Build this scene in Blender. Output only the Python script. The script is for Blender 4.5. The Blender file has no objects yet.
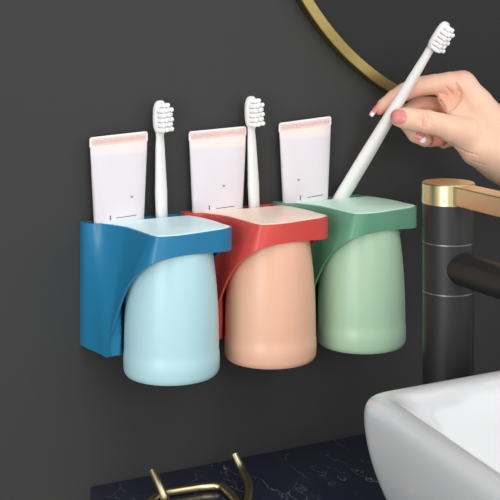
import bpy, bmesh, math, random
import numpy as np
from mathutils import Vector, Matrix
random.seed(7)
S = bpy.context.scene
COL = S.collection

# ---------------------------------------------------------------- camera
TH = math.radians(27); FPX = 1175.0; YH = 8.0; T0 = 1.05; CZ = 1.25
FW = Vector((math.sin(TH), math.cos(TH), 0)); RT = Vector((math.cos(TH), -math.sin(TH), 0))
CAM = Vector((-T0*FW.x, -T0*FW.y, CZ))
cd = bpy.data.cameras.new('camera'); cam = bpy.data.objects.new('camera', cd); COL.objects.link(cam)
cam.location = CAM; cam.rotation_euler = (math.pi/2, 0, -TH)
cd.sensor_width = 36; cd.lens = FPX/500*36; cd.shift_y = -(250-YH)/500; cd.clip_start = .01
S.camera = cam

# measuring helpers: where a sight line meets a plane parallel to the wall / a level plane
def wp(px, py, d):
    a = (px-250)/FPX
    s = (-d-CAM.y)/(FW.y+a*RT.y)
    return Vector((CAM.x+s*(FW.x+a*RT.x), -d, CZ-(py-YH)/FPX*s))
def hp(px, py, z):
    s = (CZ-z)*FPX/(py-YH); a = (px-250)/FPX
    return Vector((CAM.x+s*(FW.x+a*RT.x), CAM.y+s*(FW.y+a*RT.y), z))

# ---------------------------------------------------------------- materials
def lin(c):
    f = lambda v: v/12.92 if v <= .04045 else ((v+.055)/1.055)**2.4
    return tuple(f(v/255) for v in c)+(1,)
def mat(name, col, rough=.4, metal=0, spec=.5, coat=0, noise=0, nscale=60, bump=0, bscale=300, sss=0, sssr=(1,.3,.15), ssss=.004, aniso=0):
    m = bpy.data.materials.new(name); m.use_nodes = True
    nt = m.node_tree; b = nt.nodes['Principled BSDF']
    c = lin(col)
    b.inputs['Base Color'].default_value = c
    b.inputs['Roughness'].default_value = rough; b.inputs['Metallic'].default_value = metal
    b.inputs['Specular IOR Level'].default_value = spec; b.inputs['Coat Weight'].default_value = coat
    b.inputs['Coat Roughness'].default_value = .08
    if aniso: b.inputs['Anisotropic'].default_value = aniso
    if sss:
        b.inputs['Subsurface Weight'].default_value = sss
        b.inputs['Subsurface Radius'].default_value = sssr; b.inputs['Subsurface Scale'].default_value = ssss
    tc = nt.nodes.new('ShaderNodeTexCoord')
    if noise:
        n = nt.nodes.new('ShaderNodeTexNoise'); n.inputs['Scale'].default_value = nscale; n.inputs['Detail'].default_value = 4
        nt.links.new(tc.outputs['Object'], n.inputs['Vector'])
        mx = nt.nodes.new('ShaderNodeMix'); mx.data_type = 'RGBA'
        mx.inputs['A'].default_value = tuple(v*(1-noise) for v in c[:3])+(1,)
        mx.inputs['B'].default_value = tuple(min(1, v*(1+noise)) for v in c[:3])+(1,)
        nt.links.new(n.outputs['Fac'], mx.inputs['Factor']); nt.links.new(mx.outputs['Result'], b.inputs['Base Color'])
    if bump:
        n2 = nt.nodes.new('ShaderNodeTexNoise'); n2.inputs['Scale'].default_value = bscale
        nt.links.new(tc.outputs['Object'], n2.inputs['Vector'])
        bp = nt.nodes.new('ShaderNodeBump'); bp.inputs['Strength'].default_value = bump; bp.inputs['Distance'].default_value = .001
        nt.links.new(n2.outputs['Fac'], bp.inputs['Height']); nt.links.new(bp.outputs['Normal'], b.inputs['Normal'])
    return m

M = {}
M['wall'] = mat('grey_paint', (65, 65, 65), .85, spec=.12, noise=.03, nscale=3, bump=.05, bscale=900)
M['blue'] = mat('blue_plastic', (34, 122, 164), .35, spec=.45)
M['blue_lid'] = mat('pale_blue_plastic', (222, 249, 252), .4)
M['blue_cup'] = mat('pale_blue_cup', (180, 220, 226), .33)
M['coral'] = mat('coral_plastic', (214, 78, 70), .35, spec=.45)
M['coral_lid'] = mat('pale_peach_plastic', (255, 228, 210), .4)
M['coral_cup'] = mat('peach_cup', (238, 186, 158), .33)
M['green'] = mat('green_plastic', (98, 158, 126), .35, spec=.45)
M['green_lid'] = mat('pale_green_plastic', (208, 240, 222), .4)
M['green_cup'] = mat('pale_green_cup', (178, 212, 182), .33)
M['white'] = mat('white_plastic', (238, 236, 235), .3)
M['bristle'] = mat('white_bristle', (246, 246, 246), .6)
M['pink'] = mat('pink_crimp', (233, 208, 203), .45)
M['ink'] = mat('grey_ink', (70, 60, 70), .6)
M['rimw'] = mat('tube_white_edge', (246, 240, 240), .35)
M['gold'] = mat('brushed_gold', (186, 164, 100), .3, metal=1)
M['gold_pol'] = mat('polished_gold', (228, 214, 164), .3, metal=1)
M['gold_frame'] = mat('satin_gold', (160, 143, 88), .38, metal=1, noise=.08, nscale=300)
M['black'] = mat('matt_black_metal', (60, 60, 60), .42, metal=.55, spec=.5)
M['ring'] = mat('steel_ring', (150, 150, 150), .3, metal=1)
M['ceramic'] = mat('white_ceramic', (218, 219, 220), .16, spec=.5, coat=.3)
M['mirror'] = mat('dark_reflection_glass', (40, 40, 40), .5, spec=.2)  # dark grey painted in place of the mirror's reflection of the room
M['nail'] = mat('pink_nail', (228, 138, 134), .25, spec=.5, coat=.3)
M['nail_tip'] = mat('white_nail_tip', (250, 240, 235), .2, coat=.5)

def tube_mat():
    m = mat('white_pink_tube', (240, 234, 236), .38)
    nt = m.node_tree; b = nt.nodes['Principled BSDF']
    tc = nt.nodes.new('ShaderNodeTexCoord'); sp = nt.nodes.new('ShaderNodeSeparateXYZ')
    nt.links.new(tc.outputs['Object'], sp.inputs[0])
    r = nt.nodes.new('ShaderNodeMapRange'); r.inputs[1].default_value = -.0175; r.inputs[2].default_value = -.0135
    nt.links.new(sp.outputs['Z'], r.inputs[0])
    mx = nt.nodes.new('ShaderNodeMix'); mx.data_type = 'RGBA'
    mx.inputs['A'].default_value = lin((221, 215, 220)); mx.inputs['B'].default_value = lin((242, 222, 217))
    nt.links.new(r.outputs[0], mx.inputs['Factor']); nt.links.new(mx.outputs['Result'], b.inputs['Base Color'])
    return m
M['tube'] = tube_mat()

def marble():
    m = mat('black_marble', (34, 34, 44), .16, spec=.5)
    nt = m.node_tree; b = nt.nodes['Principled BSDF']; L = nt.links
    tc = nt.nodes.new('ShaderNodeTexCoord')
    def vein(scale, dist, lo, rot, seed):
        mp = nt.nodes.new('ShaderNodeMapping'); mp.inputs['Rotation'].default_value = (0, 0, rot); mp.inputs['Location'].default_value = (seed, seed*.7, 0)
        mp.inputs['Scale'].default_value = (1, .45, 1)
        L.new(tc.outputs['Object'], mp.inputs[0])
        nz = nt.nodes.new('ShaderNodeTexNoise'); nz.inputs['Scale'].default_value = scale*2.2; nz.inputs['Detail'].default_value = 6
        L.new(mp.outputs[0], nz.inputs['Vector'])
        ad = nt.nodes.new('ShaderNodeVectorMath'); ad.operation = 'MULTIPLY_ADD'; ad.inputs[1].default_value = (dist,)*3
        L.new(nz.outputs['Color'], ad.inputs[0]); L.new(mp.outputs[0], ad.inputs[2])
        vo = nt.nodes.new('ShaderNodeTexVoronoi'); vo.feature = 'DISTANCE_TO_EDGE'; vo.inputs['Scale'].default_value = scale
        L.new(ad.outputs[0], vo.inputs['Vector'])
        mr = nt.nodes.new('ShaderNodeMapRange'); mr.inputs[1].default_value = 0; mr.inputs[2].default_value = lo
        mr.inputs[3].default_value = 1; mr.inputs[4].default_value = 0
        L.new(vo.outputs['Distance'], mr.inputs[0])
        # break the veins up
        n3 = nt.nodes.new('ShaderNodeTexNoise'); n3.inputs['Scale'].default_value = scale*.9; L.new(mp.outputs[0], n3.inputs['Vector'])
        m3 = nt.nodes.new('ShaderNodeMapRange'); m3.inputs[1].default_value = .5; m3.inputs[2].default_value = .68; L.new(n3.outputs['Fac'], m3.inputs[0])
        mu = nt.nodes.new('ShaderNodeMath'); mu.operation = 'MULTIPLY'; L.new(mr.outputs[0], mu.inputs[0]); L.new(m3.outputs[0], mu.inputs[1])
        return mu
    v1 = vein(24, .05, .010, .9, .83); v2 = vein(48, .03, .02, -.3, 1.7)
    mx = nt.nodes.new('ShaderNodeMath'); mx.operation = 'MULTIPLY_ADD'; mx.inputs[1].default_value = .35; L.new(v2.outputs[0], mx.inputs[0]); L.new(v1.outputs[0], mx.inputs[2]); mx.use_clamp = True
    cl = nt.nodes.new('ShaderNodeTexNoise'); cl.inputs['Scale'].default_value = 18; cl.inputs['Detail'].default_value = 8; L.new(tc.outputs['Object'], cl.inputs['Vector'])
    base = nt.nodes.new('ShaderNodeMix'); base.data_type = 'RGBA'; base.inputs['A'].default_value = lin((30, 31, 46)); base.inputs['B'].default_value = lin((50, 51, 72))
    L.new(cl.outputs['Fac'], base.inputs['Factor'])
    fin = nt.nodes.new('ShaderNodeMix'); fin.data_type = 'RGBA'; fin.inputs['B'].default_value = lin((205, 205, 212))
    L.new(base.outputs['Result'], fin.inputs['A']); L.new(mx.outputs[0], fin.inputs['Factor']); L.new(fin.outputs['Result'], b.inputs['Base Color'])
    return m
M['marble'] = marble()

def skin():
    m = mat('skin', (232, 186, 160), .42, spec=.4, sss=.25, ssss=.004, bump=.12, bscale=700)
    nt = m.node_tree; b = nt.nodes['Principled BSDF']; L = nt.links
    at = nt.nodes.new('ShaderNodeAttribute'); at.attribute_name = 'blush_shade'  # mask for fingertip flush and for shading painted into the folds
    tc = nt.nodes.new('ShaderNodeTexCoord'); n = nt.nodes.new('ShaderNodeTexNoise'); n.inputs['Scale'].default_value = 45; n.inputs['Detail'].default_value = 5
    L.new(tc.outputs['Object'], n.inputs['Vector'])
    a = nt.nodes.new('ShaderNodeMix'); a.data_type = 'RGBA'; a.inputs['A'].default_value = lin((242, 205, 180)); a.inputs['B'].default_value = lin((230, 180, 154))
    L.new(n.outputs['Fac'], a.inputs['Factor'])
    c = nt.nodes.new('ShaderNodeMix'); c.data_type = 'RGBA'; c.inputs['B'].default_value = lin((222, 128, 108))
    L.new(a.outputs['Result'], c.inputs['A']); L.new(at.outputs['Fac'], c.inputs['Factor']); L.new(c.outputs['Result'], b.inputs['Base Color'])
    return m
M['skin'] = skin()

# ---------------------------------------------------------------- object helpers
def link(name, me, m, parent=None, smooth=True, angle=None):
    o = bpy.data.objects.new(name, me); COL.objects.link(o)
    if m is not None: me.materials.append(m)
    for p in me.polygons: p.use_smooth = smooth
    if angle and smooth:
        me.set_sharp_from_angle(angle=math.radians(angle))
    if parent is not None: o.parent = parent
    return o
def from_bm(name, bm, m, parent=None, smooth=True, angle=35, rec=True):
    if rec: bmesh.ops.recalc_face_normals(bm, faces=bm.faces)
    me = bpy.data.meshes.new(name); bm.to_mesh(me); bm.free()
    return link(name, me, m, parent, smooth, angle)
def bevel(o, w, seg=3, ang=30):
    md = o.modifiers.new('bevel', 'BEVEL'); md.width = w; md.segments = seg; md.limit_method = 'ANGLE'; md.angle_limit = math.radians(ang)
    return o
def thing(name, label, cat, loc=(0, 0, 0), group=None):
    o = bpy.data.objects.new(name, None); COL.objects.link(o); o.location = loc; o.empty_display_size = .02
    o['label'] = label; o['category'] = cat
    if group: o['group'] = group
    return o
def tag(o, label, cat, group=None):
    o['label'] = label; o['category'] = cat
    if group: o['group'] = group
    return o
def loft(bm, rings, close=True, cap0=True, cap1=True):
    vs = [[bm.verts.new(p) for p in r] for r in rings]
    n = len(rings[0])
    for a, b in zip(vs, vs[1:]):
        for i in range(n if close else n-1):
            j = (i+1) % n
            bm.faces.new((a[i], a[j], b[j], b[i]))
    if cap0: bm.faces.new(vs[0][::-1])
    if cap1: bm.faces.new(vs[-1])
    return vs
def box(bm, x0, x1, y0, y1, z0, z1):
    loft(bm, [[(x0, y0, z), (x1, y0, z), (x1, y1, z), (x0, y1, z)] for z in (z0, z1)])
def lathe(bm, prof, c=(0, 0, 0), n=64, caps=True):
    rings = [[(c[0]+r*math.cos(2*math.pi*i/n), c[1]+r*math.sin(2*math.pi*i/n), c[2]+z) for i in range(n)] for r, z in prof]
    loft(bm, rings, cap0=caps, cap1=caps)
def catmull(pts, n=6, closed=False):
    P = [Vector(p) for p in pts]; out = []
    N = len(P); rng = range(N) if closed else range(N-1)
    for i in rng:
        if closed: a, b, c, d = P[(i-1) % N], P[i], P[(i+1) % N], P[(i+2) % N]
        else:
            b, c = P[i], P[i+1]; a = P[i-1] if i else b*2-c; d = P[i+2] if i+2 < N else c*2-b
        for k in range(n):
            t = k/n
            out.append(.5*((2*b)+(c-a)*t+(2*a-5*b+4*c-d)*t*t+(3*b-a-3*c+d)*t**3))
    if not closed: out.append(P[-1])
    return out
def round_path(pts, r, seg=6):
    P = [Vector(p) for p in pts]; out = [P[0]]
    for i in range(1, len(P)-1):
        a = (P[i-1]-P[i]); b = (P[i+1]-P[i]); rr = min(r, a.length*.49, b.length*.49)
        A = P[i]+a.normalized()*rr; B = P[i]+b.normalized()*rr
        for k in range(seg+1):
            t = k/seg; out.append(A*(1-t)**2+P[i]*2*t*(1-t)+B*t*t)
    out.append(P[-1]); return out
def tube(bm, path, r, n=14, closed=False):
    P = [Vector(p) for p in path]; rings = []; N = len(P)
    up = None
    for i, p in enumerate(P):
        t = (P[(i+1) % N]-P[i-1]) if closed else (P[min(i+1, N-1)]-P[max(i-1, 0)])
        t.normalize()
        if up is None: up = t.orthogonal().normalized()
        up = (up-t*up.dot(t)).normalized(); s = t.cross(up)
        rr = r[i] if isinstance(r, (list, tuple)) else r
        rings.append([p+(up*math.cos(a)+s*math.sin(a))*rr for a in [2*math.pi*k/n for k in range(n)]])
    if closed: rings.append(rings[0]); 
    loft(bm, rings, cap0=not closed, cap1=not closed)
    if closed: bmesh.ops.remove_doubles(bm, verts=bm.verts, dist=1e-6)

# ---------------------------------------------------------------- wall
bm = bmesh.new(); box(bm, -2.2, 2.6, 0, .1, 0, 2.6)
w = from_bm('wall_back', bm, M['wall'], smooth=False); w['kind'] = 'structure'
bm = bmesh.new(); box(bm, -2.2, 2.6, -2.6, .1, -.1, 0)
w = from_bm('floor', bm, mat('pale_grey_tile', (176, 172, 168), .5, noise=.05), smooth=False); w['kind'] = 'structure'  # floor colour lightened to bounce more light onto the wall

# ---------------------------------------------------------------- tumbler holders
ZT = CZ-.1777; ZB = CZ-.2805; X0 = -.1588; PITCH = .0908
CUPD = .0565
def P2(px, py):
    p = hp(px, py, ZT); return p.x-X0, -p.y
topo = [P2(*q) for q in ((80, 221.5), (84, 223.0), (93, 223.8), (104, 224.0), (124, 227), (135, 230.3), (145, 233.8), (151.5, 236), (160, 237), (182, 235.5), (213, 231), (226, 228.8), (231.8, 226.5))]
boto = [(80, 345, 0), (84, 347.0, .008), (95, 352.2, .024), (107, 358, .0440), (110.5, 335, .046), (116, 315, .053), (124.5, 292, .064), (134, 277.5, .076), (153, 264, .0895), (182, 256, .0925), (213, 252.8, .0875), (226, 251.6, .0845), (231.8, 249.5, .080)]
botp = []
for (px, py, d), t in zip(boto, topo):
    if px > 150: d = t[1]
    p = wp(px, py, d); botp.append((p.x-X0, d, p.z-ZT))
topo += [(.1020, .066), (.1010, .045), (.0965, .025), (.0912, .012), (.0900, 0)]
botp += [(.1020, .066, -.020), (.0985, .052, -.034), (.0950, .045, -.065), (.0905, .042, ZB-ZT), (.0900, 0, ZB-ZT)]
topc = catmull([(x, -d, 0) for x, d in topo], 6)
botc = catmull([(x, -d, z) for x, d, z in botp], 6)
# keep the sharp lower front corners of the side panels
for p in botc: p.z = max(p.z, ZB-ZT); p.y = min(p.y, 0)
for p in topc: p.y = min(p.y, 0)
def inset(path, t):
    out = []
    for i, p in enumerate(path):
        a = path[max(i-1, 0)]; b = path[min(i+1, len(path)-1)]
        d = Vector((b.x-a.x, b.y-a.y, 0)); d.normalize()
        out.append(Vector((p.x-d.y*t, p.y+d.x*t, p.z)))
    return out
def holder_body(parent, m):
    bm = bmesh.new()
    T = .0026
    ti = inset(topc, T); bi = inset(botc, T)
    for q in ti+bi: q.y = min(q.y, 0); 
    nz = 9
    rings = []
    for k in range(len(topc)):
        a, b, c, d = topc[k], botc[k], bi[k], ti[k]
        out = [a.lerp(b, j/nz) for j in range(nz+1)]
        inn = [c.lerp(d, j/nz) for j in range(nz+1)]
        rings.append(out+inn)
    loft(bm, rings)
    # back plate
    H = ZB-ZT
    box(bm, .0012, .0888, -.0022, -.0002, H+.0002, -.0003)
    # nested front wall of the tray, hollowed round the tumbler
    cx = .0590; R = .0410
    NU = 40
    def arc(x):
        h = R*R-(x-cx)**2
        return min(.0425, CUPD-math.sqrt(h)) if h > 0 else .0425
    zs = [H+(-.004-H)*k/12 for k in range(13)]
    def side_x(z):
        best = None; prev = None
        for a, b in zip(topc, botc):
            if b.z > z+1e-5: continue
            t = z/b.z if b.z < 0 else 0
            q = a.lerp(b, min(1, t)); d = -q.y
            if q.x > .05: break
            if prev and prev[1] <= .0425 <= d:
                u_ = (.0425-prev[1])/max(1e-9, d-prev[1]); best = prev[0]+(q.x-prev[0])*u_; break
            prev = (q.x, d)
        return best if best is not None else prev[0]
    rings = []
    for i in range(NU+1):
        u = i/NU; col_ = []
        for z in zs:
            xl = side_x(z)+.0014
            x = xl+(.0885-xl)*u; col_.append((x, -arc(x), z))
        rings.append([(x, y, z) for x, y, z in col_]+[(x, y+.0022, z) for x, y, z in col_[::-1]])
    loft(bm, rings)
    xs = [.006+(.088-.006)*i/40 for i in range(41)]
    # tray floor
    fl = [Vector((x, -min(arc(x)-.0010, .005+(x-.003)*6), 0)) for x in xs]
    loft(bm, [[(p.x, p.y, H+.0003) for p in fl]+[(.088, -.001, H+.0003), (.004, -.001, H+.0003)], [(p.x, p.y, H+.0025) for p in fl]+[(.088, -.001, H+.0025), (.004, -.001, H+.0025)]])
    # deck under the lid, from the slot to the lip
    dk = deck_outline(T*.6, .0175)
    loft(bm, [[(p.x, p.y, -.0085) for p in dk], [(p.x, p.y, -.0011) for p in dk]])
    o = from_bm('body', bm, m, parent, angle=32)
    bevel(o, .0006, 2, 40)
    return o
def deck_outline(t, dback):
    q = [Vector((p.x, p.y, 0)) for p in inset(topc, t)]
    q = [p for p in q if -p.y >= dback]
    q.insert(0, Vector((q[0].x-.001 if t > .01 else q[0].x, -dback, 0))); q.append(Vector((q[-1].x, -dback, 0)))
    return q
def holder_lid(parent, m):
    bm = bmesh.new(); dk = deck_outline(.0016, .0165)
    c = sum(dk, Vector())/len(dk)
    sh = lambda f, z: [(c.x+(p.x-c.x)*f, c.y+(p.y-c.y)*f, z) for p in dk]
    loft(bm, [sh(1, -.0012), sh(1, .0), sh(.993, .0005), sh(.975, .0007)])
    return from_bm('lid', bm, m, parent, angle=50)
def make_cup(name, m):
    # open side down, magnet base up under the lip
    bm = bmesh.new()
    zt = -.0090; zb = CUPZ-ZT
    rt, rb = .0322, .0391
    prof = [(.004, zt-.001), (rt-.010, zt-.001), (rt-.008, zt), (rt-.003, zt), (rt-.0008, zt-.001), (rt, zt-.003)]
    for k in range(1, 15):
        t = k/14; z = zt-.003+(zb+.018-(zt-.003))*t
        prof.append((rt+(rb-.0006-rt)*(1-(1-t)**2.3), z))
    prof += [(rb-.0002, zb+.0165), (rb, zb+.010), (rb-.0002, zb+.004), (rb-.0009, zb+.0014), (rb-.002, zb), (rb-.0032, zb+.0008), (rb-.0036, zb+.003)]
    prof += [(rt-.0025, zt-.006), (.004, zt-.0045)]
    lathe(bm, prof, n=96)
    return from_bm(name, bm, m, angle=50)
CUPZ = CZ-.2950

holders = [
    ('blue', 'blue wall holder with pale blue lid, left end of the row of three', 'deep pale blue tumbler hanging upside down under the blue holder'),
    ('coral', 'coral red wall holder with peach lid, between blue and green holders', 'peach tumbler hanging upside down under the coral holder'),
    ('green', 'green wall holder with pale green lid, nearest the black faucet', 'pale green tumbler hanging upside down under the green holder'),
]
hlab = {}
for k, (c, hl, cl) in enumerate(holders):
    x = X0+k*PITCH; zt_ = ZT+k*.0016
    t = thing('toothbrush_holder', hl, 'toothbrush holder', (x, 0, zt_), 'tumbler holders in a row on the wall')
    holder_body(t, M[c]); holder_lid(t, M[c+'_lid'])
    cup = make_cup('tumbler', M[c+'_cup'])
    cup.location = (x+.0586, -CUPD, ZT+k*.0002)
    tag(cup, cl.replace('deep ', ''), 'tumbler', 'tumblers hanging under the holders')

# ---------------------------------------------------------------- toothpaste tubes
def make_paste(px, top, bot, label, marks):
    # local origin: top middle of the crimp
    (xa, ya), (xb, yb) = top; (xc, yc), (xd, yd) = bot
    dt, db = .0085, .0105
    A, B, Cc, D = wp(xa, ya, dt), wp(xb, yb, dt), wp(xc, yc, db), wp(xd, yd, db)
    o = (A+B)/2
    t = thing('toothpaste_tube', label, 'toothpaste', o, 'toothpaste tubes standing in the holders')
    zc = (Cc.z+D.z)/2-o.z; cb = ((Cc+D)/2-o); wt = (B.x-A.x)/2; wb = (D.x-Cc.x)/2
    tilt = (B.z-A.z)/(B.x-A.x)
    def ring(z, w, th, cx, tl, n=48, y=None):
        out = []
        e = .62 if th > .0015 else .35
        for i in range(n):
            a = 2*math.pi*i/n; ca, sa = math.cos(a), math.sin(a)
            X = w*math.copysign(abs(ca)**.8, ca); Y = th*math.copysign(abs(sa)**.9, sa)
            out.append((cx+X, (-.0005 if y is None else y)+Y, z+tl*X))
        return out
    bm = bmesh.new(); rings = []
    zs = [-.0075, -.010, -.014, -.020, -.030, -.045, -.060, zc, -.088, -.094]
    for z in zs:
        f = min(1, max(0, z/zc)); ff = f**.75
        w_ = wt+.0002+(wb-wt)*f; th = .0006+.0062*math.sin(min(1, ff)*math.pi/2)
        rings.append(ring(z, w_-.0001, th, cb.x*f, tilt*(1-f), y=(cb.y)*f-.0003))
    f = 1.15
    yb_ = cb.y*f
    for z, w_, th in ((-.097, wb*.93, .0066), (-.0985, wb*.75, .0062), (-.099, .009, .006)):
        rings.append(ring(z, w_, th, cb.x*f, 0, y=yb_))
    loft(bm, rings)
    from_bm('tube_body', bm, M['tube'], t, angle=60)
    bm = bmesh.new()
    loft(bm, [ring(-.0990, .0075, .0060, cb.x*f, 0, y=yb_), ring(-.1, .0078, .0062, cb.x*f, 0, y=yb_), ring(-.110, .0078, .0062, cb.x*f, 0, y=yb_), ring(-.1107, .007, .0055, cb.x*f, 0, y=yb_)])
    # crimped end: flat strip with rounded corners and pressed ribs
    bm.free()
    bm = bmesh.new()
    W = wt; r = .0022
    out = [(-W, -.0082), (W, -.0082)]
    for k in range(6): a = k/5*math.pi/2; out.append((W-r+r*math.cos(a), -r+r*math.sin(a)))
    for k in range(6): a = math.pi/2+k/5*math.pi/2; out.append((-W+r+r*math.cos(a), -r+r*math.sin(a)))
    th = .0007
    loft(bm, [[(x, y, z+tilt*x) for x, z in out] for y in (-th, th)])
    cr = from_bm('crimped_end', bm, M['rimw'], t, smooth=False)
    bevel(cr, .0003, 2)
    # pink band printed on the crimp, with ribs pressed in
    bm = bmesh.new()
    box(bm, -W+.0012, W-.0012, -th-.00015, -th+.0001, -.0078, -.0014)
    n = 34; rnd = random.Random(px)
    for i in range(n):
        x = -W+.003+(2*W-.006)*i/(n-1)
        zt = -.0022-rnd.random()*.0010; zb_ = -.0066+rnd.random()*.0012
        box(bm, x-.00032, x+.00032, -th-.0008, -th, zb_, zt)
    for v in bm.verts: v.co.z += tilt*v.co.x
    from_bm('ribbed_band', bm, M['pink'], cr, smooth=False)
    # tiny marks printed near the bottom, lying on the tube front
    for mx, my, kind in marks:
        q = wp(mx, my, .0172)-o
        f_ = q.z/zc
        xr = (q.x-cb.x*f_)/wb
        y = cb.y*f_-.0003-.0062*math.sqrt(max(.02, 1-min(1, abs(xr))**2.5))**.9-.0006
        bm = bmesh.new()
        if kind == 'logo':
            bmesh.ops.create_uvsphere(bm, u_segments=10, v_segments=6, radius=.0007)
            for v in bm.verts: v.co.z *= 1.1; v.co.y *= .25
            box(bm, -.0003, .0003, -.0001, .0001, -.0034, -.0008)
            box(bm, -.0009, .0009, -.0001, .0001, -.0021, -.0017)
            box(bm, -.0001, .0011, -.0001, .0001, -.0034, -.0031)
            nm = 'printed_symbol'
        elif kind == 'line':
            xx = -.0
            while xx < .017:
                l = .0006+rnd.random()*.0012; h = .00028
                box(bm, xx, xx+l, -.0001, .0001, tilt*xx-h, tilt*xx+h); xx += l+.0002
            for v in bm.verts:
                X = q.x+v.co.x; xr2 = (X-cb.x*f_)/wb
                v.co.y += (cb.y*f_-.0003-.0062*math.sqrt(max(.02, 1-min(1, abs(xr2))**2.5))**.9-.0006)-y
            nm = 'printed_line'
        else:
            for i, (dx, dz) in enumerate(((0, 0), (.0008, .0004), (-.0008, .0003), (.0002, -.0006))):
                box(bm, dx-.0003, dx+.0003, -.0001, .0001, dz-.0003, dz+.0003)
            nm = 'printed_spot'
        mk = from_bm(nm, bm, M['ink'], t, smooth=False); mk.location = (q.x, y, q.z)
    return t
make_paste(1, ((89.5, 137.5), (147.5, 131)), ((94, 222), (143.5, 217)), 'white pink-topped toothpaste tube standing in the blue holder', [(110.5, 216.5, 'logo'), (116, 218, 'line'), (132, 197, 'spot')])
make_paste(2, ((188.8, 131.5), (246.2, 126)), ((192.5, 212), (242, 207)), 'white pink-topped toothpaste tube standing in the coral holder', [(209.5, 206.5, 'logo'), (216, 208.5, 'line'), (224, 186, 'spot')])
make_paste(3, ((278.8, 123), (331, 116)), ((283, 203), (327, 197.5)), 'white pink-topped toothpaste tube standing in the green holder', [(300.5, 196.5, 'logo'), (307, 197.5, 'line'), (299, 180, 'spot')])

# ---------------------------------------------------------------- toothbrushes
def make_brush(label, base, neck, n_hint, length_below, ws, th=1.0, name='toothbrush'):
    """base: point on the axis at the tray slot, neck: point under the head."""
    a = (neck-base).normalized(); n = (n_hint-a*n_hint.dot(a)).normalized(); wv = a.cross(n)
    L = (neck-base).length
    t = thing(name, label, 'toothbrush', base-a*length_below, 'white toothbrushes')
    o = t.location
    P = lambda s, x, y: base+a*s+wv*x+n*y-o
    bm = bmesh.new(); rings = []
    # (s, half width, half thickness)
    secs = [(-length_below, ws[0]*.55, .0018), (-length_below+.001, ws[0]*.85, .0027), (-length_below+.004, ws[0], .0034), (0, ws[0], .0036), (L*.30, ws[1], .0037), (L*.55, ws[2], .0033), (L*.82, ws[3], .0027), (L*.95, ws[4], .0024), (L*1.0, ws[4]*1.1, .0023)]
    for s, hw, ht in secs:
        ring = []
        for k in range(24):
            an = 2*math.pi*k/24; c, sn = math.cos(an), math.sin(an)
            ring.append(P(s, hw*math.copysign(abs(c)**.75, c), ht*th*math.copysign(abs(sn)**.75, sn)))
        rings.append(ring)
    loft(bm, rings)
    from_bm('handle', bm, M['white'], t, angle=50)
    # head plate
    HL, HW, HT = .0300, .0072, .0027
    bm = bmesh.new(); rings = []
    for y, f in ((-HT*1.1, .55), (-HT*.95, .8), (-HT*.45, .96), (0, 1), (HT*.7, 1), (HT*.95, .95)):
        ring = []
        for k in range(40):
            an = 2*math.pi*k/40; c, sn = math.cos(an), math.sin(an)
            X = HW*f*math.copysign(abs(c)**.8, c); Sx = L+HL/2-.002+(HL/2*(f*.5+.5))*math.copysign(abs(sn)**.8, sn)
            if sn < -.5: X *= 1-.45*(-sn-.5)
            ring.append(P(Sx, X, y))
        rings.append(ring)
    loft(bm, rings)
    from_bm('head', bm, M['white'], t, angle=60)
    bm = bmesh.new(); rnd = random.Random(3)
    for i in range(6):
        for j in range(4):
            if i == 5 and j in (0, 3): continue
            s0 = L+.0035+i*.0041; x0 = (j-1.5)*.0033
            h = .0098+(.0011 if (i+j) % 2 else 0)-(.0012 if i == 5 else 0)
            rings = []
            for y, r in ((HT*.8, .0019), (h*.5, .0019), (h-.0010, .0020), (h-.0003, .0016), (h, .0006)):
                rings.append([P(s0+r*math.sin(q), x0+r*math.cos(q), y) for q in [2*math.pi*k/10 for k in range(10)]])
            loft(bm, rings)
    from_bm('bristles', bm, M['bristle'], t, angle=50)
    return t
nh = (RT*.80-FW*.60)
make_brush('white toothbrush standing upright in the blue holder', wp(161.6, 217, .0095), wp(159.8, 133, .0115), nh, .055, (.0058, .0060, .0052, .0046, .0038))
make_brush('white toothbrush standing upright in the coral holder', wp(254.2, 209, .0095), wp(251.3, 127.5, .0115), nh, .055, (.0058, .0060, .0052, .0046, .0038))
nh2 = (RT*.70+Vector((0, 0, -.42))-FW*.55)
hb_base = wp(341.5, 197, .0125); hb_neck = wp(430.5, 48.5, .088)
make_brush('white toothbrush held slanting between thumb and finger above the green holder', hb_base, hb_neck, nh2, .024, (.0092, .0078, .0060, .0044, .0034), th=1.45)

# ---------------------------------------------------------------- mirror
def mirror():
    ins = [wp(*q, .012) for q in ((312.8, 0), (326, 19), (342.8, 40.8), (362, 58.8), (381, 76.8), (396.8, 85))]
    out = [wp(*q, .012) for q in ((302, 0), (314, 20), (333, 44), (352.4, 63.6), (376.4, 82.8), (388.4, 92.4))]
    def circ(P):
        A = np.array([[2*p.x, 2*p.z, 1] for p in P]); b = np.array([p.x**2+p.z**2 for p in P])
        s = np.linalg.lstsq(A, b, rcond=None)[0]; return s[0], s[1], math.sqrt(s[2]+s[0]**2+s[1]**2)
    cx, cz, r = circ(out)
    print('mirror circle', cx, cz, r, circ(ins))
    return cx, cz, r
cx, cz, Rm = mirror()
ccx, ccz = cx, cz
t = thing('round_mirror', 'large round wall mirror in a gold metal frame, upper right', 'mirror', (ccx, 0, ccz))
bm = bmesh.new(); n = 160; rings = []
wd = .0105
for k in range(n):
    a = 2*math.pi*k/n; c, s = math.cos(a), math.sin(a)
    pr = [(Rm, -.0005), (Rm, -.0113), (Rm-.0007, -.012), (Rm-wd+.0006, -.012), (Rm-wd, -.0114), (Rm-wd, -.0005)]
    rings.append([(r*c, y, r*s) for r, y in pr])
rings.append(rings[0]); loft(bm, rings, cap0=False, cap1=False); bmesh.ops.remove_doubles(bm, verts=bm.verts, dist=1e-6)
from_bm('frame', bm, M['gold_frame'], t, angle=25)
bm = bmesh.new()
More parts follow.
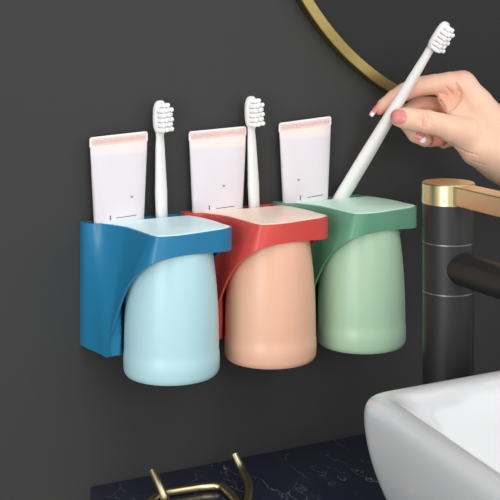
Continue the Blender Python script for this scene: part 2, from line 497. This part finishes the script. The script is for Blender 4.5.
loft(bm, [[((Rm-wd+.0005)*math.cos(2*math.pi*k/n), y, (Rm-wd+.0005)*math.sin(2*math.pi*k/n)) for k in range(n)] for y in (-.0005, -.008)])
from_bm('glass', bm, M['mirror'], t, angle=30)

# ---------------------------------------------------------------- counter, basin, faucet
ZC = CZ-.40
bm = bmesh.new(); box(bm, -.150, 1.0, -.56, 0, ZC-.045, ZC)
o = from_bm('countertop', bm, M['marble'], smooth=False); bevel(o, .0012, 2)
tag(o, 'black marble countertop with white veins along the grey wall', 'countertop')

ZR = CZ-.27
def basin():
    t = thing('wash_basin', 'white ceramic vessel basin standing on the black marble countertop', 'basin', (.16, -.42, ZC))
    bl = Vector((-.0372, -.2335)); # back-left outer corner of the rim
    # side line of the rim leans slightly
    fl = Vector((-.0775, -.60)); br = Vector((.385, -.2275)); fr = Vector((.375, -.60))
    def ringp(off, r, z, n=10):
        c = [bl, br, fr, fl]; out = []
        cen = sum(c, Vector((0, 0)))/4
        Q = []
        for p in c:
            d = Vector((1 if p.x < cen.x else -1, 1 if p.y < cen.y else -1)); Q.append(p+d*off)
        for i in range(4):
            p = Q[i]; a = (Q[i-1]-p).normalized(); b = (Q[(i+1) % 4]-p).normalized()
            A = p+a*r; B = p+b*r
            for k in range(n+1):
                u = k/n; q = A*(1-u)**2+p*2*u*(1-u)+B*u*u
                out.append(Vector((q.x-.16, q.y+.42, z-ZC)))
            p2 = Q[(i+1) % 4]; B2 = p2+(p-p2).normalized()*r
            for k in range(1, 8):
                q = B.lerp(B2, k/8); out.append(Vector((q.x-.16, q.y+.42, z-ZC)))
        return out
    bm = bmesh.new()
    R0 = .040
    rr = [(.075, .02, ZC), (.062, .03, ZC+.0005), (.052, .04, ZC+.006)]
    outs = [(.028, .034, ZC+.022), (.016, .032, ZC+.045), (.0075, .029, ZC+.068), (.002, .026, ZC+.090), (0, .024, ZR-.020), (.0002, .023, ZR-.009), (.002, .022, ZR-.0035), (.0055, .020, ZR-.0008), (.010, .018, ZR), (.0165, .015, ZR-.0004), (.0205, .014, ZR-.0022), (.023, .027, ZR-.006), (.027, .027, ZR-.014), (.034, .029, ZR-.035), (.046, .034, ZR-.065), (.065, .04, ZR-.088), (.10, .04, ZR-.099), (.15, .02, ZR-.102), (.17, .006, ZR-.103)]
    loft(bm, [ringp(*q) for q in rr+outs])
    b = from_bm('bowl', bm, M['ceramic'], t, angle=80)
    md = b.modifiers.new('s', 'SUBSURF'); md.levels = 1; md.render_levels = 2
    bm = bmesh.new(); lathe(bm, [(.005, 0), (.021, 0), (.022, .0015), (.018, .003), (.004, .0035)], (0.0, 0.0, ZR-.1035-ZC), 40)
    from_bm('drain', bm, M['gold'], t)
basin()

FD = .160; fx = wp(448.3, 300, FD).x; print('faucet x', fx)
t = thing('basin_faucet', 'tall matt black basin faucet with gold lever handle behind the white basin', 'faucet', (fx, -FD, ZC))
zf = lambda py, d=FD: wp(448.5, py, d).z-ZC
fr_ = .0207
bm = bmesh.new()
z0 = zf(199.5+3); z1 = zf(241); z2 = zf(290)
lathe(bm, [(.004, 0), (fr_+.006, 0), (fr_+.006, .003), (fr_, .006), (fr_, z2-.0004), (fr_-.0006, z2-.0002), (fr_-.0006, z2+.0002), (fr_, z2+.0004), (fr_, z1-.0005), (fr_-.0005, z1), (fr_, z1+.0005), (fr_, z0), (.004, z0)], n=72)
from_bm('column', bm, M['black'], t, angle=30)
for z in (z1, z2):
    bm = bmesh.new(); loft(bm, [[(r*math.cos(2*math.pi*k/72), r*math.sin(2*math.pi*k/72), zz) for k in range(72)] for r, zz in ((fr_-.001, z-.0005), (fr_+.0002, z-.0005), (fr_+.0002, z+.0004), (fr_-.001, z+.0004))])
    from_bm('ring', bm, M['ring'], t, angle=30)
zc0 = z0; zc1 = zf(182)
bm = bmesh.new(); g = fr_+.0006
lathe(bm, [(.004, zc0), (g, zc0), (g, zc1-.0008), (g-.0008, zc1), (.004, zc1)], n=72)
hd = from_bm('handle_cap', bm, M['gold_pol'], t, angle=30)
bm = bmesh.new(); box(bm, -.0095, .0105, -.165, -.012, zc0+.0008, zc1-.0006)
bevel(from_bm('lever', bm, M['gold_pol'], t, smooth=False), .0008, 2)
sz = zf(272, FD+.022); print('z spout', sz)
bm = bmesh.new()
path = round_path([(0, -.008, sz), (0, -.185, sz), (0, -.185, sz-.03)], .02, 8)
tube(bm, path, .0132, 32)
from_bm('spout', bm, M['black'], t, angle=40)
bm = bmesh.new(); lathe(bm, [(.004, 0), (.0105, 0), (.0105, .003), (.004, .003)], (0, -.185, sz-.0325), 32)
from_bm('aerator', bm, M['ring'], t, angle=30)

# ---------------------------------------------------------------- gold wire rack
zl = ZC+.0034; za = ZC+.0100
t = thing('wire_rack', 'small gold wire rack lying on the black marble countertop', 'rack', (-.085, -.08, ZC))
o = t.location
rw = .0032
L_ = [hp(*q, zl) for q in ((147, 505), (160, 493.5), (205, 486.5), (222, 486), (236, 500), (245, 520))]
back = [L_[-1]+Vector((-.004, -.05, 0)), L_[0]+Vector((-.012, -.05, 0))]
pts = L_+back
cl = []
N = len(pts)
for i in range(N):
    p = pts[i]; a = pts[i-1]-p; b = pts[(i+1) % N]-p; r = min(.010, a.length*.45, b.length*.45)
    A = p+a.normalized()*r; B = p+b.normalized()*r
    for k in range(7): u = k/6; cl.append(A*(1-u)**2+p*2*u*(1-u)+B*u*u-o)
bm = bmesh.new(); tube(bm, cl, rw, 16, closed=True)
from_bm('loop', bm, M['gold_pol'], t, angle=60)
def arm(pts):
    bm = bmesh.new(); tube(bm, [p-o for p in round_path(pts, .016)], rw, 16)
    from_bm('arm', bm, M['gold_pol'], t, angle=60)
arm([wp(152.5, 471, .045), wp(160, 487, .058), hp(167, 503, zl), hp(176, 524, zl), hp(182, 533, zl)])
arm([wp(234.5, 454.5, .045), wp(243, 472, .056), hp(250.5, 487, za), hp(246, 510, zl), hp(243, 530, zl)])

# ---------------------------------------------------------------- hand
TB = (wp(395, 115, .055)-CAM).dot(FW)
def V(u, v, w):
    t = TB+w/FPX*TB
    return CAM+FW*t+RT*((u-250)/FPX*t)+Vector((0, 0, -(v-YH)/FPX*t))
K = TB/FPX
VX = .00075
lo = np.array([1e9]*3); hi = -lo
def seg(chain): return [(V(u, v, w), r*K) for u, v, w, r in chain]
palm = [
    seg([(462, 84.5, 12, 13), (477, 104, 10, 16.5), (500, 140, 10, 22.5)]),
    seg([(470, 98, 24, 12.5), (490, 122, 22, 18), (508, 146, 20, 24)]),
    seg([(466, 112, 34, 11.5), (488, 135, 32, 16), (508, 150, 28, 22)]),
    seg([(460, 128, 38, 10.5), (482, 146, 36, 14), (506, 158, 30, 20)]),
    seg([(462, 134, -3, 14), (478, 148, -2, 18.5), (500, 156, 4, 23)]),
    seg([(456, 112, 14, 14), (478, 132, 14, 18)]),
    seg([(443, 99, 9, 5.5), (453, 109, 5, 9)]),
]
arm_ = [seg([(503, 145, 10, 29), (520, 158, 8, 30), (560, 182, 0, 32), (650, 222, -25, 40)]),
        seg([(506, 152, 20, 27), (524, 164, 18, 28), (560, 186, 12, 30), (640, 222, -8, 38)])]
thumb = seg([(399.5, 117.5, -12.5, 9.3), (406, 118.5, -13.5, 10.8), (418, 120.5, -13.5, 11.2), (427, 122, -14, 12.0), (440, 125, -13, 11.8), (452, 129, -10, 14), (466, 134, -5, 17)])
index = seg([(379.5, 109.5, 11, 5.6), (384, 105.5, 12, 7.0), (394, 98.5, 12.5, 8.4), (405, 91.5, 13, 8.8), (417, 86.5, 13.5, 9.8), (434, 84.5, 13, 10.3), (450, 83.5, 12, 11.6), (463, 84.5, 12, 13.2)])
middle = seg([(425, 139, 10, 8.0), (416, 134, 14, 8.8), (409, 125, 20, 8.4), (409, 112, 26, 8.6), (420, 105, 31, 9.0), (445, 106, 31, 9), (468, 98, 25, 12)])
ring_ = seg([(440, 139.5, 14, 7.0), (430, 139, 20, 8.0), (422, 132, 27, 8.2), (424, 118, 34, 8.4), (440, 112, 37, 9), (464, 112, 35, 11)])
pinky = seg([(452, 140, 22, 6.4), (444, 141, 27, 7.2), (437, 134, 33, 7.4), (438, 125, 38, 7.6), (458, 128, 39, 9.5)])
allp = [p for ch in palm+arm_+[thumb, index, middle, ring_, pinky] for p in ch]
lo = np.min([np.array(p)-r for p, r in allp], axis=0)-.006; hi = np.max([np.array(p)+r for p, r in allp], axis=0)+.006
# the forearm is built on a coarser lattice further down; the fine one stops past the wrist
FINE = V(545, 150, 0)
def sdf_caps(chain, X, Y, Z):
    out = None
    for (a, ra), (b, rb) in zip(chain, chain[1:]):
        d = b-a; L2 = d.length_squared
        t = ((X-a.x)*d.x+(Y-a.y)*d.y+(Z-a.z)*d.z)/L2
        np.clip(t, 0, 1, out=t)
        q = np.sqrt((X-a.x-t*d.x)**2+(Y-a.y-t*d.y)**2+(Z-a.z-t*d.z)**2)-(ra+(rb-ra)*t)
        out = q if out is None else smin(out, q, .0012)
    return out
def smin(a, b, k):
    h = np.clip(.5+.5*(b-a)/k, 0, 1)
    return b+(a-b)*h-k*h*(1-h)
def smax(a, b, k): return -smin(-a, -b, k)
CREASES = []
BUMPS = []
def field(X, Y, Z, creases=True):
    pm = None
    for c in palm:
        s = sdf_caps(c, X, Y, Z); pm = s if pm is None else smin(pm, s, .008)
    for c in arm_:
        pm = smin(pm, sdf_caps(c, X, Y, Z), .014)
    fs = None
    for c in (index, middle, ring_, pinky):
        s = sdf_caps(c, X, Y, Z); fs = s if fs is None else smin(fs, s, .0008)
    h = smin(pm, fs, .0045)
    th = sdf_caps(thumb, X, Y, Z)
    h = smin(h, th, .0035)
    if creases:
        for c, r, k in CREASES:
            s = sdf_caps(c, X, Y, Z); h = smax(h, -(s), k)
        for c, k in BUMPS:
            h = smin(h, sdf_caps(c, X, Y, Z), k)
    return h
def surf(u, v, w0=-60, w1=60):
    """front skin point seen along the sight line (u, v)"""
    n = 480; w = np.linspace(w0, w1, n)
    t = TB+w*K
    X = CAM.x+FW.x*t+RT.x*((u-250)/FPX*t); Y = CAM.y+FW.y*t+RT.y*((u-250)/FPX*t); Z = CAM.z-(v-YH)/FPX*t
    f = field(X, Y, Z, False); i = np.argmax(f < 0)
    if f[i] >= 0: return None
    return V(u, v, w[i])
def crease(pts, r=.0005, k=.0010, off=.0):
    P = [surf(u, v) for u, v in pts]; P = [p-FW*off for p in P if p is not None]
    if len(P) > 1: CREASES.append(([(p, r*(.4 if i in (0, len(P)-1) else 1)) for i, p in enumerate(P)], r, k))
# thumb knuckle wrinkles
crease([(421, 113), (422.5, 117), (421.5, 121), (422, 126)], .0010, .0016)
crease([(425, 113.5), (427.5, 118), (427.5, 123), (425, 127)], .0010, .0016)
crease([(418.5, 116), (418.8, 120), (418.5, 124)], .0010, .0016)
crease([(430, 116), (431, 120), (430, 125)], .0010, .0016)
# folds between index root and thumb
crease([(456, 84), (459, 92), (458, 99), (454, 106), (449, 111)], .0022, .0022)
crease([(440, 93), (446, 96), (450, 101), (451, 107)], .0011, .0016)
crease([(446, 87), (451, 92), (453, 98)], .0011, .0014)
crease([(436, 97), (441, 101), (444, 107)], .0006, .0014)
# folds at the base of the thumb and heel
crease([(448, 142), (456, 147), (466, 152), (478, 155)], .0005, .0014)
crease([(452, 149), (460, 155), (472, 161), (486, 165)], .0005, .0014)
crease([(462, 160), (474, 168), (488, 175)], .0005, .0014)

def surface_nets(lo, hi, h):
    n = np.ceil((np.array(hi)-np.array(lo))/h).astype(int)+1
    xs = lo[0]+h*np.arange(n[0]); ys = lo[1]+h*np.arange(n[1]); zs = lo[2]+h*np.arange(n[2])
    F = np.empty(n, np.float32)
    B = 14
    ci = [np.arange(0, n[a], B) for a in range(3)]
    CX, CY, CZ_ = np.meshgrid(*[np.array(v)[c_]+h*B/2 for v, c_ in zip((xs, ys, zs), ci)], indexing='ij')
    FC = field(CX, CY, CZ_)
    lim = h*B*.5*1.74*1.15+.003
    for i, a in enumerate(ci[0]):
        for j, b in enumerate(ci[1]):
            for k, c_ in enumerate(ci[2]):
                sl_ = (slice(a, a+B), slice(b, b+B), slice(c_, c_+B))
                if abs(FC[i, j, k]) > lim: F[sl_] = FC[i, j, k]
                else:
                    X, Y, Z = np.meshgrid(xs[a:a+B], ys[b:b+B], zs[c_:c_+B], indexing='ij'); F[sl_] = field(X, Y, Z)
    s = F < 0
    c = np.zeros(n-1, int); acc = np.zeros(tuple(n-1)+(3,)); cnt = np.zeros(n-1)
    offs = [(i, j, k) for i in (0, 1) for j in (0, 1) for k in (0, 1)]
    sl = lambda o: tuple(slice(o[a], n[a]-1+o[a]) for a in range(3))
    for o in offs:
        c += s[sl(o)]
    act = (c > 0) & (c < 8)
    for o in offs:
        for a in range(3):
            if o[a]: continue
            o2 = list(o); o2[a] = 1
            f0 = F[sl(o)]; f1 = F[sl(o2)]; cr = (f0 < 0) != (f1 < 0)
            t = np.where(cr, f0/np.where(cr, f0-f1, 1), 0)
            for b in range(3):
                acc[..., b] += np.where(cr, (t if b == a else o[b]), 0)
            cnt += cr
    idx = -np.ones(n-1, int); A = np.argwhere(act); idx[act] = np.arange(len(A))
    pos = (A+acc[act]/cnt[act][:, None])*h+np.array(lo)
    faces = []
    for a in range(3):
        b, cx_ = (a+1) % 3, (a+2) % 3
        o0 = [0, 0, 0]; o1 = [0, 0, 0]; o1[a] = 1
        s0 = s[tuple(slice(0, n[q]-1) if q == a else slice(0, n[q]) for q in range(3))]
        s1 = s[tuple(slice(1, n[q]) if q == a else slice(0, n[q]) for q in range(3))]
        E = np.argwhere(s0 != s1)
        E = E[(E[:, b] > 0) & (E[:, cx_] > 0) & (E[:, b] < n[b]-1) & (E[:, cx_] < n[cx_]-1)]
        sg = s0[tuple(E.T)]
        def id_(db, dc):
            q = E.copy(); q[:, b] -= db; q[:, cx_] -= dc; return idx[tuple(q.T)]
        q = np.stack([id_(1, 1), id_(0, 1), id_(0, 0), id_(1, 0)], 1)
        q[~sg] = q[~sg][:, ::-1]; faces.append(q)
    return pos, np.concatenate(faces)
pos, fac = surface_nets(lo, hi, .00065)
me = bpy.data.meshes.new('hand'); me.from_pydata(pos.tolist(), [], fac.tolist()); me.update()
print('hand verts', len(pos))
ho = V(520, 150, 5)
# smooth a little, and write fingertip flush plus painted fold shading as a skin colour attribute
nb = np.zeros((len(pos), 3)); 
ed = np.array([e.vertices[:] for e in me.edges]); deg = np.bincount(ed.ravel(), minlength=len(pos))[:, None]
Pn = pos.copy()
for it in range(1):
    s_ = np.zeros_like(Pn); np.add.at(s_, ed[:, 0], Pn[ed[:, 1]]); np.add.at(s_, ed[:, 1], Pn[ed[:, 0]]); Pn = Pn*.5+.5*s_/deg
me.vertices.foreach_set('co', (Pn-np.array(ho)).ravel())
bl_ = np.zeros(len(Pn))
def blush_shade(p, r, amt):
    d = np.linalg.norm(Pn-np.array(p), axis=1); np.maximum(bl_, amt*np.clip(1.3-d/r, 0, 1), out=bl_)
blush_shade(V(377, 112, 11), .011, .75); blush_shade(V(395, 117, -14), .010, .55); blush_shade(V(424, 140, 8), .011, .5); blush_shade(V(441, 141, 10), .012, .8)
blush_shade(V(390, 102, 11), .010, .35); blush_shade(V(424, 120, -24), .007, .18); blush_shade(V(463, 72, 8), .012, .25); blush_shade(V(450, 98, 8), .014, .4); blush_shade(V(432, 106, 12), .016, .6)
blush_shade(V(452, 148, 5), .012, .3)
for ch_, r_, k_ in CREASES:
    for (pa, _), (pb, _2) in zip(ch_, ch_[1:]): [blush_shade(pa.lerp(pb, t_), .0014, .35 if r_ < .0009 or r_ > .0012 else .16) for t_ in (.15, .5, .85)]  # extra red painted along the creases to deepen the fold shading
bl_ = np.clip(bl_, 0, 1)
at = me.attributes.new('blush_shade', 'FLOAT', 'POINT'); at.data.foreach_set('value', bl_.astype(np.float32))
hand = link('hand', me, M['skin'])
hand.location = ho
tag(hand, 'bare hand with pink nails pinching the slanted toothbrush from the right', 'person')

def nail(uc, vc, ang, L, Wd, m, tipfrac=.0, name='nail', lift=.0004):
    """plate lying on the skin that faces the viewer; ang = direction of its tip in the view"""
    ca, sa = math.cos(ang), math.sin(ang); n = 14
    def grid(mat_, t0, t1, nm, extra=0):
        bm = bmesh.new(); rows = []
        for i in range(n+1):
            row = []
            for j in range(n+1):
                s = -1+2*(t0+(t1-t0)*i/n); q = -1+2*j/n
                half = math.sqrt(max(0, 1-abs(s)**3.2))*.98+.02
                a_, b_ = s*L/2, q*Wd/2*half
                u = uc+a_*ca-b_*sa; v = vc+a_*sa+b_*ca
                p = surf(u, v)
                row.append(p)
            rows.append(row)
        flat = [p for r in rows for p in r if p is not None]
        av = sum(flat, Vector())/len(flat)
        rows = [[(p if p is not None else None) for p in r] for r in rows]
        vs = [[bm.verts.new(p-FW*lift-ho) if p is not None else None for p in r] for r in rows]
        for i in range(n):
            for j in range(n):
                f = (vs[i][j], vs[i+1][j], vs[i+1][j+1], vs[i][j+1])
                if None not in f and len(set(f)) == 4:
                    bm.faces.new(f)
        o_ = from_bm(nm, bm, mat_, hand, angle=80)
        md = o_.modifiers.new('t', 'SOLIDIFY'); md.thickness = .0006; md.offset = 0
        md = o_.modifiers.new('s', 'SMOOTH'); md.iterations = 2
        return o_
    grid(m, 0, 1-tipfrac, name)
    if tipfrac: grid(M['nail_tip'], 1-tipfrac, 1, 'nail_tip')
nail(398.5, 116.8, math.pi+.05, 17, 13.5, M['nail'], .0)
nail(421.0, 137, math.radians(55), 13, 7.5, M['nail'], .36)
# index nail, seen from its edge at the far side of the brush: a thin curved shell ending in a white tip
bm = bmesh.new(); rows = []
a0 = V(383, 106, 11); a1 = V(373.0, 117.8, 10)
ax = (a1-a0).normalized(); side = ax.cross(FW).normalized()
if side.dot(RT) > 0: side = -side
def shell(t0, t1, m, nm):
    bm = bmesh.new(); rings = []
    for i in range(9):
        t = t0+(t1-t0)*i/8; c = a0.lerp(a1, t)
        rr = .0054*(1-.45*max(0, t-.35)**1.5); 
        row = []
        for j in range(13):
            an = math.radians(-75+150*j/12)
            nrm = side*math.cos(an)*1.0-FW*math.sin(an)
            row.append(c-ho+nrm*rr+side*.0004*t)
        rings.append(row)
    loft(bm, rings, close=False, cap0=False, cap1=False)
    o_ = from_bm(nm, bm, m, hand, angle=80); md = o_.modifiers.new('t', 'SOLIDIFY'); md.thickness = .0005; md.offset = 0
shell(.35, .72, M['nail'], 'nail'); shell(.72, 1.0, M['nail_tip'], 'nail_tip')

# ---------------------------------------------------------------- light
def area(name, loc, target, sx, sy, power, col=(1, 1, 1)):
    l = bpy.data.lights.new(name, 'AREA'); l.shape = 'RECTANGLE'; l.size = sx; l.size_y = sy; l.energy = power; l.color = col
    o = bpy.data.objects.new(name, l); COL.objects.link(o); o.location = loc
    o.rotation_euler = (Vector(target)-Vector(loc)).to_track_quat('-Z', 'Y').to_euler(); return o
area('key_light_left', (-2.3, -1.75, 1.15), (0, 0, 1.0), 1.2, 1.1, 22)  # unseen studio key light at left; there is no window
area('top_fill', (-.1, -1.5, 2.5), (0, -.3, 1.0), 1.0, .8, 7)  # overhead fill added to brighten the lids
area('front_fill', (-.35, -2.4, 1.75), (.05, 0, .95), .8, .9, 11)  # frontal fill added to even out the wall's brightness
area('right_fill', (1.3, -2.0, 1.5), (.05, 0, .95), .8, 1.0, 5)  # unseen fill light from the right
W = bpy.data.worlds.new('room_ambient'); S.world = W; W.use_nodes = True
bg = W.node_tree.nodes['Background']; bg.inputs[0].default_value = (1, 1, 1, 1)
wt_ = W.node_tree; wc = wt_.nodes.new('ShaderNodeTexCoord'); wsep = wt_.nodes.new('ShaderNodeSeparateXYZ'); wmr = wt_.nodes.new('ShaderNodeMapRange')
wmr.inputs[1].default_value = -.2; wmr.inputs[2].default_value = 1; wmr.inputs[3].default_value = .64; wmr.inputs[4].default_value = 1.05
wt_.links.new(wc.outputs['Generated'], wsep.inputs[0]); wt_.links.new(wsep.outputs['Z'], wmr.inputs[0]); wt_.links.new(wmr.outputs[0], bg.inputs[1])
vs_ = S.view_settings; vs_.view_transform = 'Standard'; vs_.look = 'None'; vs_.gamma = 1; vs_.exposure = -.04; vs_.use_curve_mapping = False
S.cycles.max_bounces = 8
